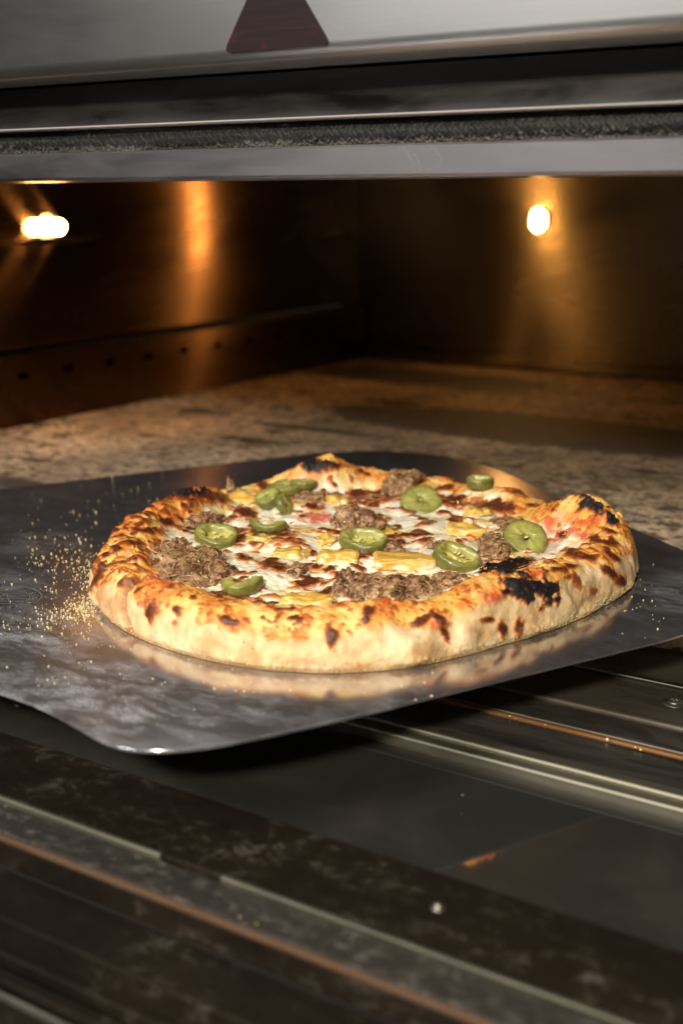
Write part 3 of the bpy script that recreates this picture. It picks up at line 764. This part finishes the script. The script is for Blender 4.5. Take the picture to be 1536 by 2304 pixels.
# fold in the dough at the left end
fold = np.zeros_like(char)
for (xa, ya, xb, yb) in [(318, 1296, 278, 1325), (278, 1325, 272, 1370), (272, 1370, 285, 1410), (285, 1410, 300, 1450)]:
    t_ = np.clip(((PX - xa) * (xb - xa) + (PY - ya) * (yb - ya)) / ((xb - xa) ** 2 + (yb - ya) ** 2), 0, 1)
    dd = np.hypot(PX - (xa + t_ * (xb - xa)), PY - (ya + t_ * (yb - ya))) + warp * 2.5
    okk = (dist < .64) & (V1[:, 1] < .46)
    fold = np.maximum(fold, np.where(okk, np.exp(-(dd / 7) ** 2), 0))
# colour the masks
halo = sst(.0, .30, blis + .10 * n3) * (.5 + .5 * np.clip(n2 + .5, 0, 1))
col = lerp(col, np.broadcast_to(C3(.74, .30, .045), col.shape), halo * .7)
col = lerp(col, np.broadcast_to(C3(.66, .06, .02), col.shape), np.clip(red * (1 - blis), 0, 1) * .85)
col = lerp(col, np.broadcast_to(C3(.42, .10, .02), col.shape), sst(.18, .62, blis + n3 * .10) * .88)
col = lerp(col, np.broadcast_to(C3(.085, .020, .010), col.shape), sst(.5, 1.0, blis + n3 * .16) * .95)
col = lerp(col, np.broadcast_to(C3(.010, .008, .008), col.shape), sst(.18, .95, char + n3 * .25))
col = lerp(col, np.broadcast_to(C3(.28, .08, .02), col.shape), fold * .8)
# warm toasted patch on the left end and specks of pepper
for b in [(250, 1378, 26, 30, 30), (1320, 1330, 30, 26), (700, 1492, 45, 14), (790, 1500, 40, 12), (480, 1450, 30, 24), (990, 1470, 40, 14), (600, 1420, 18, 14), (1200, 1420, 30, 12)]:
    k = blob(*b, soft=.8); col = lerp(col, np.broadcast_to(C3(.46, .20, .07), col.shape), k * .5)
speck = sst(.86, .93, vnoise(V0 * 520, 71)) * sst(.3, .6, vnoise(V0 * 60, 72))
col = lerp(col, np.broadcast_to(C3(.02, .015, .01), col.shape), speck * (blis < .2) * .9)
rough = rough * (1 - .35 * sst(.3, .8, blis) * (1 - char)) + .2 * char
# relief from the same features
up = np.where(cheese > .3, sst(.25, .9, blis) * .0009, blis * .0010) + red * .0012 + char * (.0006 + np.abs(n3) * .0008) - fold * .0035 +  topz * n3 * .0003 + (1 - topz) * (n3 * .00016 + n2 * .0003)
gash = np.where(V0[:, 2] < .006, np.maximum(n4, 0) * .0006, 0)
V2 = V1 + NV * ((up + gash + dome) * edge_fade)[:, None]
V2[:, 2] = np.maximum(V2[:, 2], .0003)
V1 = V2; dist = np.linalg.norm(V1 - CAM, axis=1); PX, PY = proj(V1)
# faces, with a closing cap at the centre
cidx = np.arange(NR - 1)[:, None] * NTH + np.arange(NTH)[None, :]
nxt = np.arange(NR - 1)[:, None] * NTH + (np.arange(NTH)[None, :] + 1) % NTH
Fq = np.stack([cidx, cidx + NTH, nxt + NTH, nxt], -1).reshape(-1, 4)
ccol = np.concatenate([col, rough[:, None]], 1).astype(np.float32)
fc = cheese[Fq].mean(1) > .5
pizza = empty('pizza', (PC[0], PC[1], 0), 'freshly baked pizza with pulled pork, pineapple and green jalapeño slices, crust blistered and charred', 'pizza')
def sub_mesh(name, faces, mat):
    ids, inv = np.unique(faces, return_inverse=True)
    return npmesh(name, V1[ids], inv.reshape(faces.shape), M[mat], None, ccol[ids])
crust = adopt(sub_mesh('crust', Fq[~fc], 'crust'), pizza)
cap0 = len(V1)
chz = Fq[fc]
Vc = np.concatenate([V1, [[PC[0], PC[1], V1[:NTH, 2].mean()]]]); cc = np.concatenate([ccol, ccol[:1]])
tri = np.stack([np.arange(NTH), (np.arange(NTH) + 1) % NTH, np.full(NTH, cap0), np.full(NTH, cap0)], -1)
ids, inv = np.unique(chz, return_inverse=True)
cheese_o = adopt(npmesh('cheese', V1[ids], inv.reshape(chz.shape), M['cheese'], None, ccol[ids]), pizza)
bm = bmesh.new(); bm.from_mesh(cheese_o.data)
be = [e for e in bm.edges if e.is_boundary and all((Vector((v.co.x + cheese_o.location.x + PC[0], v.co.y + cheese_o.location.y + PC[1])) - Vector(PC)).length < .004 for v in e.verts)]
if be: bmesh.ops.holes_fill(bm, edges=be, sides=0)
bm.to_mesh(cheese_o.data); bm.free()

# directions used to orient toppings
Hc = -np.array([cF[0], cF[1], 0.0]); Hc /= np.linalg.norm(Hc)          # horizontal, towards the lens
Zv = np.array([0, 0, 1.0])
def frame(tilt, roll=0.0, spin=0.0):
    """local z tilted towards the viewer by tilt and sideways by roll"""
    n = Zv * math.cos(tilt) * math.cos(roll) + Hc * math.sin(tilt) * math.cos(roll) + cR * math.sin(roll)
    n /= np.linalg.norm(n); x = cR - n * (cR @ n); x /= np.linalg.norm(x); y = np.cross(n, x)
    a = spin; x2 = x * math.cos(a) + y * math.sin(a); y2 = np.cross(n, x2)
    return np.stack([x2, y2, n], 1)

def jalapeno(px, py, rx, tilt, roll=0, kind='ring', thick=.0055, oval=1.0, spin=0.0, lift=.002, arc=(0, 360), seed=0, hole=None):
    P0 = pick(px, py); D = np.linalg.norm(P0 - CAM); r = rx * D / FPX
    n = 96; rg = np.random.default_rng(seed + 100)
    ang = np.linspace(math.radians(arc[0]), math.radians(arc[1]), n, endpoint=(arc[1] - arc[0] < 360))
    closed = arc[1] - arc[0] >= 360
    lob = 1 + .035 * np.sin(3 * ang + rg.uniform(0, 6)) + .02 * np.sin(2 * ang + rg.uniform(0, 6)) + .012 * np.sin(5 * ang + rg.uniform(0, 6))
    ri = hole if hole else (.62 if kind == 'ring' else .17)
    star = 1 + (.35 * np.abs(np.sin(1.5 * ang + rg.uniform(0, 3))) if kind == 'disk' else .10 * np.sin(3 * ang + 1) + .05 * np.sin(7 * ang))
    h = thick / 2
    prof = [(ri * .9, -h * .9, 1), (ri * .94, -.2 * h, 1), (ri * .97, .4 * h, 1), (ri * 1.03, .82 * h, 1), (ri * 1.12, .95 * h, .8), (ri + (1 - ri) * .35, 1.02 * h, .5), (ri + (1 - ri) * .6, 1.0 * h, .3), (.93, .97 * h, 0), (.975, .86 * h, 0), (1.0, .6 * h, 0), (1.015, .2 * h, 0), (1.02, -.2 * h, 0), (1.0, -.7 * h, 0), (.96, -h, 0), (ri * 1.1, -h, .5)]
    Vv = []; Cc = []
    for k, (a, z, w) in enumerate(prof):
        rad = r * a * (star * w + lob * (1 - w) if w > 0 else lob)
        wob = .00018 * np.sin(ang * 9 + k) + .00022 * np.sin(ang * 4 + seed + k * .3) + rg.normal(0, .00008, n)
        Vv.append(np.stack([rad * np.cos(ang), rad * np.sin(ang) * oval, z + wob], 1))
        t_ = k / (len(prof) - 1)
        if k <= 3: c = C3(.40, .375, .12)
        elif k <= 6: c = C3(.35, .33, .085)
        elif k <= 8: c = C3(.22, .21, .042)
        else: c = C3(.14, .132, .022)
        tone = 1 + .12 * np.sin(ang * 2 + seed)
        Cc.append(np.concatenate([c * tone[:, None], np.full((n, 1), 1.0)], 1))
    V = np.concatenate(Vv); Cl = np.concatenate(Cc); m_ = len(prof)
    F = []
    for k in range(m_ if closed else m_):
        k2 = (k + 1) % m_
        for i in range(n if closed else n - 1):
            j = (i + 1) % n; F.append((k * n + i, k * n + j, k2 * n + j, k2 * n + i))
    if not closed:
        pass
    # pith floor with ridges
    if kind == 'ring' and closed:
        b = len(V); rings = 7
        pv = []; pc = []
        for q in range(rings):
            rq = ri * 1.0 * q / (rings - 1)
            zz = -.35 * h + h * .55 * np.maximum(0, np.cos(1.5 * ang + seed)) ** 6 * (1 - abs(2 * q / (rings - 1) - 1) * .3) + rg.normal(0, .0002, n)
            pv.append(np.stack([r * rq * np.cos(ang) * star, r * rq * np.sin(ang) * oval * star, zz], 1))
            pc.append(np.tile([.58, .50, .11, 1.0], (n, 1)) * (1 + rg.normal(0, .1, (n, 1))))
        V = np.concatenate([V] + pv); Cl = np.concatenate([Cl] + pc)
        for q in range(rings - 1):
            for i in range(n):
                j = (i + 1) % n; F.append((b + q * n + i, b + q * n + n + i, b + q * n + n + j, b + q * n + j))
    V = V * (1 + .018 * fbm(V + seed, 260, 2, seed + 40) + .012 * fbm(V + seed, 700, 2, seed + 41))[:, None]
    M3 = frame(math.radians(tilt), math.radians(roll), math.radians(spin))
    surf = P0 + Zv * (lift * .6 + h * .35)
    Wd = V @ M3.T + surf
    o = npmesh('jalapeno_slice', Wd, F, M['jal'], None, Cl.astype(np.float32)); adopt(o, pizza)
    if not closed:
        bm = bmesh.new(); bm.from_mesh(o.data); bmesh.ops.holes_fill(bm, edges=[e for e in bm.edges if e.is_boundary], sides=0)
        bm.to_mesh(o.data); bm.free()
    # seeds
    ns = {'ring': 4, 'disk': 1}.get(kind, 0) if closed else 1
    for q in range(ns):
        a = rg.uniform(0, 6.28); rr_ = r * (ri * .55 if kind == 'ring' else ri * .2) * rg.uniform(.5, 1.0)
        c0 = M3 @ np.array([rr_ * math.cos(a), rr_ * math.sin(a) * oval, h * (.35 if kind == 'ring' else .55)]) + surf
        bm = bmesh.new(); bmesh.ops.create_icosphere(bm, subdivisions=2, radius=.00115)
        for v in bm.verts: v.co.z *= .45; v.co.x *= 1.25
        me = bpy.data.meshes.new('seed'); bm.to_mesh(me); bm.free()
        for p in me.polygons: p.use_smooth = True
        ca = me.color_attributes.new('col', 'FLOAT_COLOR', 'POINT'); ca.data.foreach_set('color', np.tile([.70, .60, .25, 1], len(me.vertices)).astype(np.float32))
        me.materials.append(M['seed'])
        so = bpy.data.objects.new('seed', me); link(so); so.location = c0; so.rotation_euler = (rg.uniform(-.6, .6), rg.uniform(-.6, .6), rg.uniform(0, 3)); adopt(so, o)
    return o

jalapeno(486, 1218, 47, 14, 8, 'ring', .0056, seed=1, lift=.004)
jalapeno(600, 1140, 31, 22, -22, 'disk', .006, seed=2, lift=.006, oval=.9, hole=.06)
jalapeno(640, 1146, 27, 30, 55, 'disk', .004, seed=3, lift=.005, hole=.08)
jalapeno(607, 1178, 46, 8, -4, 'ring', .004, arc=(170, 330), seed=4, lift=.002)
jalapeno(640, 1108, 42, 6, -6, 'disk', .0045, seed=5, lift=.004, oval=.9, hole=.1)
jalapeno(680, 1098, 30, 2, 4, 'disk', .004, seed=6, lift=.004, oval=.7, hole=.1)
jalapeno(945, 1142, 46, 30, 0, 'disk', .006, seed=7, lift=.005)
jalapeno(822, 1226, 55, 8, 3, 'ring', .0060, seed=8, lift=.003, hole=.68)
jalapeno(1025, 1266, 55, 12, 14, 'ring', .0060, seed=9, lift=.003, hole=.66)
jalapeno(1182, 1228, 48, 38, 6, 'disk', .0052, seed=10, lift=.006)
jalapeno(1080, 1092, 30, 0, 0, 'ring', .0060, seed=11, lift=.003)
jalapeno(548, 1316, 50, 10, -6, 'ring', .0055, arc=(185, 350), seed=12, lift=.002, hole=.45)

# pineapple chunks
def chunk(px, py, lx, ly, hgt, rot=0, taper=.8, seed=0, tilt=0):
    P0 = pick(px, py); D = np.linalg.norm(P0 - CAM); L = lx * D / FPX; Wd = ly
    rg = np.random.default_rng(seed + 300)
    bm = bmesh.new(); bmesh.ops.create_cube(bm, size=2)
    bmesh.ops.subdivide_edges(bm, edges=bm.edges, cuts=15, use_grid_fill=True)
    P = np.array([v.co[:] for v in bm.verts])
    n_ = 5.0; nr = (np.abs(P) ** n_).sum(1) ** (1 / n_); P = P / nr[:, None]
    P[:, 1] *= 1 - (1 - taper) * (P[:, 0] + 1) / 2
    P[:, 2] *= 1 - .25 * (P[:, 0] + 1) / 2
    Q = P * np.array([L, Wd, hgt / 2])
    fib = fbm(np.stack([P[:, 0] * 1.2, P[:, 1] * 9 + seed, P[:, 2] * 7], 1), 1.4, 3, seed) * .0006
    big = fbm(P + seed * 3.1, 1.1, 2, seed + 5)
    nrm = P / np.linalg.norm(P, axis=1)[:, None]
    Q = Q + nrm * (fib + big * .0020)[:, None]
    a = math.radians(rot)
    x = cR * math.cos(a) + (-Hc) * math.sin(a); y = np.cross(Zv, x)
    M3 = np.stack([x, y, Zv], 1)
    Tm = np.array([[1, 0, 0], [0, math.cos(math.radians(tilt)), -math.sin(math.radians(tilt))], [0, math.sin(math.radians(tilt)), math.cos(math.radians(tilt))]])
    Wp = (Q @ Tm.T) @ M3.T + P0 + Zv * hgt * .10
    k = np.clip(.5 + fib * 500 + big * .4, 0, 1)[:, None]
    c = C3(.78, .51, .12) * k + C3(.66, .37, .05) * (1 - k)
    brown = sst(.35, .8, fbm(P + seed, 2.0, 2, seed + 9))[:, None] * .35
    c = c * (1 - brown) + C3(.5, .2, .04) * brown
    wh = sst(.1, .7, fbm(P * [1.5, 1.5, 1] + seed * 2, 1.7, 2, seed + 12) - .5 * P[:, 2] - .05)[:, None] * .6
    c = c * (1 - wh) + C3(.93, .86, .60) * wh
    Fq_ = np.array([[v.index for v in f.verts] for f in bm.faces]); bm.free()
    return adopt(npmesh('pineapple_chunk', Wp, Fq_, M['pine'], None, np.concatenate([c, np.ones((len(c), 1))], 1).astype(np.float32)), pizza)
for a in [(548, 1126, 36, .0065, .007, -22, .7, 1), (655, 1247, 38, .006, .007, -4, .9, 2), (762, 1252, 42, .0065, .0075, -3, .95, 3), (905, 1262, 66, .0075, .006, 6, .9, 4), (1050, 1196, 42, .008, .0075, -4, .85, 5), (762, 1126, 26, .006, .006, 10, .9, 6), (693, 1352, 58, .0065, .0075, -3, .9, 7), (830, 1192, 22, .008, .004, -35, .6, 8), (585, 1208, 30, .006, .003, -30, .7, 9), (870, 1196, 34, .006, .004, -38, .5, 10), (1080, 1150, 24, .006, .004, 8, .8, 11), (735, 1215, 20, .006, .0035, 12, .8, 12)]:
    chunk(*a)

# pulled pork: each clump is a heap of torn fibres
def clump(px, py, rx, depth, hgt, n=110, seed=0, dark=0.0, flen=.010):
    rg = np.random.default_rng(seed + 500)
    P0 = pick(px, py); D = np.linalg.norm(P0 - CAM); a = rx * D / FPX; b = depth * 1.1; hgt = hgt * .82
    Vv = []; Fv = []; Cv = []; base = 0
    # lumpy core
    shape = lambda P_: 1 + .38 * fbm(P_ + seed * 1.7, 1.3, 2, seed) + .16 * fbm(P_ + seed, 3.6, 2, seed + 2)
    bm = bmesh.new(); bmesh.ops.create_icosphere(bm, subdivisions=5, radius=1)
    P = np.array([v.co[:] for v in bm.verts]); F3 = np.array([[v.index for v in f.verts] for f in bm.faces]); bm.free()
    d = shape(P) * (1 + .07 * fbm(P * [2.2, 1, 2.2] + seed, 5, 3, seed + 3) + .06 * fbm(P * [1, 3, 1] + seed, 11, 2, seed + 4))
    Q = P * d[:, None] * np.array([a, b, hgt]); Q[:, 2] = np.maximum(Q[:, 2], -.004)
    tone = np.clip(.5 + fbm(P + seed, 4, 2, seed + 7), 0, 1)[:, None]
    c = C3(.17, .065, .028) * (1 - tone) + C3(.55, .32, .15) * tone
    core = (Q, F3, c)
    ns, nr_ = 7, 5
    n = int(n * 2.6)
    for k in range(n):
        u = rg.uniform(0, 2 * math.pi); e = math.asin(rg.uniform(.0, 1.0)); sp = np.array([[math.cos(e) * math.cos(u), math.cos(e) * math.sin(u), math.sin(e)]]); rad = rg.uniform(.93, 1.03) * float(shape(sp)[0])
        p = np.array([a * math.cos(e) * math.cos(u), b * math.cos(e) * math.sin(u), hgt * math.sin(e)]) * rad
        nn = p / np.array([a, b, hgt]) ** 2 * min(a, b) ** 2; nn /= np.linalg.norm(nn) + 1e-9
        t_ = np.cross(nn, rg.normal(0, 1, 3)); t_ /= np.linalg.norm(t_) + 1e-9
        t_ = t_ + nn * rg.uniform(-.15, .45) * (rg.uniform() < .4); L = flen * .45 * rg.uniform(.3, 1.4); r0 = rg.uniform(.00014, .00042)
        flat = rg.uniform(.5, 1)
        bend = rg.normal(0, 90, 3)
        pts_ = []; q = p.copy(); dr = t_ / np.linalg.norm(t_)
        for s in range(ns):
            pts_.append(q.copy()); dr = dr + bend * (L / ns) * .5 + rg.normal(0, .18, 3); dr /= np.linalg.norm(dr); q = q + dr * L / ns
        pts_ = np.array(pts_) - dr * L * .4
        tan2 = np.gradient(pts_, axis=0); tan2 /= np.linalg.norm(tan2, axis=1)[:, None] + 1e-9
        s1 = np.cross(tan2, nn); s1 /= np.linalg.norm(s1, axis=1)[:, None] + 1e-9; s2 = np.cross(tan2, s1)
        rr_ = r0 * (np.sin(np.linspace(.25, math.pi - .15, ns)) ** .6) * (1 + rg.normal(0, .12, ns))
        aa = np.arange(nr_) * 2 * math.pi / nr_
        ring = pts_[:, None, :] + rr_[:, None, None] * (np.cos(aa)[None, :, None] * s1[:, None, :] * 1.2 + flat * np.sin(aa)[None, :, None] * s2[:, None, :])
        Vv.append(ring.reshape(-1, 3))
        i = base + np.arange(ns - 1)[:, None] * nr_ + np.arange(nr_)[None, :]; j = base + np.arange(ns - 1)[:, None] * nr_ + (np.arange(nr_)[None, :] + 1) % nr_
        Fv.append(np.stack([i, j, j + nr_, i + nr_], -1).reshape(-1, 4)); base += ns * nr_
        w = rg.uniform(0, 1) ** 1.2
        cfi = C3(.30, .125, .045) * (1 - w) + C3(.72, .46, .21) * w
        if rg.uniform() < .12 + dark: cfi = C3(.05, .022, .014)
        Cv.append(np.tile(cfi * rg.uniform(.8, 1.15), (ns * nr_, 1)))
    Qf = np.concatenate(Vv); Qf[:, 2] = np.maximum(Qf[:, 2], -.003)
    M3 = np.stack([cR, -Hc, Zv], 1)
    F4 = np.concatenate(Fv)
    V = np.concatenate([Qf, core[0]]) @ M3.T + P0
    bmF = [tuple(f) for f in F4] + [tuple(f + len(Qf)) for f in core[1]]
    me = bpy.data.meshes.new('pulled_pork'); me.from_pydata(V.tolist(), [], bmF)
    for p in me.polygons: p.use_smooth = True
    ca = me.color_attributes.new('col', 'FLOAT_COLOR', 'POINT')
    C = np.concatenate(Cv + [core[2]]); C = np.concatenate([C, np.ones((len(C), 1))], 1).astype(np.float32)
    ca.data.foreach_set('color', C.ravel()); me.materials.append(M['meat'])
    o = bpy.data.objects.new('pulled_pork', me); link(o); adopt(o, pizza); return o
for a in [(440, 1268, 62, .020, .0095, 300, 1, .05, .012), (490, 1290, 40, .012, .006, 120, 2, .3, .010), (385, 1240, 40, .016, .005, 120, 3, 0, .012), (800, 1175, 52, .014, .0125, 260, 4, .05, .008), (893, 1086, 44, .014, .0105, 200, 5, 0, .009), (1150, 1185, 36, .020, .006, 170, 6, .05, .009), (1110, 1230, 36, .016, .005, 130, 7, .1, .009), (850, 1332, 62, .016, .0085, 260, 8, .12, .010), (930, 1328, 46, .010, .006, 140, 9, .05, .008), (782, 1322, 26, .010, .011, 90, 10, .5, .007), (700, 1114, 40, .010, .004, 100, 12, .05, .009), (510, 1092, 9, .003, .010, 26, 13, 0, .007), (665, 1284, 22, .006, .0035, 60, 14, .1, .007), (880, 1232, 28, .007, .004, 70, 15, .25, .007), (1020, 1305, 42, .009, .004, 100, 17, 0, .008), (450, 1165, 40, .012, .003, 80, 18, .2, .010), (985, 1226, 26, .006, .003, 50, 19, .2, .007)]:
    clump(*a)

# ------------------------------------------------------------------ cornmeal
def grains(pts_, sizes, seed, name):
    rg = np.random.default_rng(seed)
    bm = bmesh.new(); bmesh.ops.create_icosphere(bm, subdivisions=1, radius=1)
    P = np.array([v.co[:] for v in bm.verts]); F3 = np.array([[v.index for v in f.verts] for f in bm.faces]); bm.free()
    Vv = []; Fv = []; Cv = []
    for i, (p, s) in enumerate(zip(pts_, sizes)):
        q = P * (1 + rg.normal(0, .16, (len(P), 1))) * s * rg.uniform(.7, 1.2, 3)
        Vv.append(q + p); Fv.append(F3 + i * len(P))
        w = rg.uniform(0, 1); c = C3(.74, .56, .22) * w + C3(.78, .68, .42) * (1 - w)
        if rg.uniform() < .08: c = C3(.60, .30, .10)
        Cv.append(np.tile(c, (len(P), 1)))
    C = np.concatenate([np.concatenate(Cv), np.ones((len(P) * len(pts_), 1))], 1).astype(np.float32)
    return npmesh(name, np.concatenate(Vv), np.concatenate(Fv), M['corn'], None, C, True)
pl = []; sz = []
rg = np.random.default_rng(77)
def sprinkle(x, y, sx, sy, n, smin=.00016, smax=.00055):
    for _ in range(n):
        px, py = x + rg.normal(0, sx), y + rg.normal(0, sy)
        if py < 1010: continue
        P = at(px, py, 0)
        a = math.atan2(P[1] - PC[1], P[0] - PC[0]); Rr = np.interp(a, th, R0)
        if np.hypot(P[0] - PC[0], P[1] - PC[1]) < Rr - .001: continue
        s = smin + (smax - smin) * rg.uniform() ** 2
        P[2] = s * .6; pl.append(P); sz.append(s)
for a in [(185, 1370, 20, 16, 210), (150, 1385, 36, 12, 120), (60, 1405, 60, 9, 50), (185, 1300, 22, 34, 90), (140, 1262, 40, 26, 60), (230, 1420, 60, 26, 50), (150, 1310, 70, 50, 110), (200, 1180, 100, 40, 36), (300, 1110, 120, 30, 8), (450, 1530, 160, 40, 26), (900, 1545, 200, 18, 12), (1440, 1340, 30, 50, 26), (205, 1330, 10, 40, 130), (80, 1265, 12, 6, 14), (100, 1510, 60, 40, 14)]:
    sprinkle(*a)
sprinkle(200, 1300, 220, 130, 200, .00010, .00022)
for px, py, s_ in [(1365, 1666, .0007), (1146, 1613, .0005), (1428, 1683, .0005), (1440, 1688, .0005), (1160, 1618, .0003), (1226, 1632, .0003), (540, 2065, .0004), (578, 2080, .0003), (1040, 1790, .0003)]:
    P = at(px, py, ZD + .0006); P[2] += s_ * .7; pl.append(P); sz.append(s_)
g_ = grains(np.array(pl), sz, 5, 'cornmeal')
g_['label'] = 'yellow cornmeal grains scattered over the peel left of the pizza'; g_['category'] = 'cornmeal'; g_['kind'] = 'stuff'
# grains baked onto the bottom edge of the crust (a part of the pizza)
sel = np.nonzero((side > .6) & (V1[:, 2] < .0065) & (V1[:, 2] > .0006))[0]
wgt = np.exp(-V1[sel, 2] / .0016) * (1 + 2.2 * np.exp(-((np.degrees(thf[sel]) - 5) / 35) ** 2) * 1.0)
pk = rg.choice(sel, 2300, replace=False, p=wgt / wgt.sum())
e_ = adopt(grains(V1[pk], rg.uniform(.00014, .00036, len(pk)), 6, 'crust_cornmeal'), pizza); e_['kind'] = 'stuff'
# a few grains caught in the seam of the door
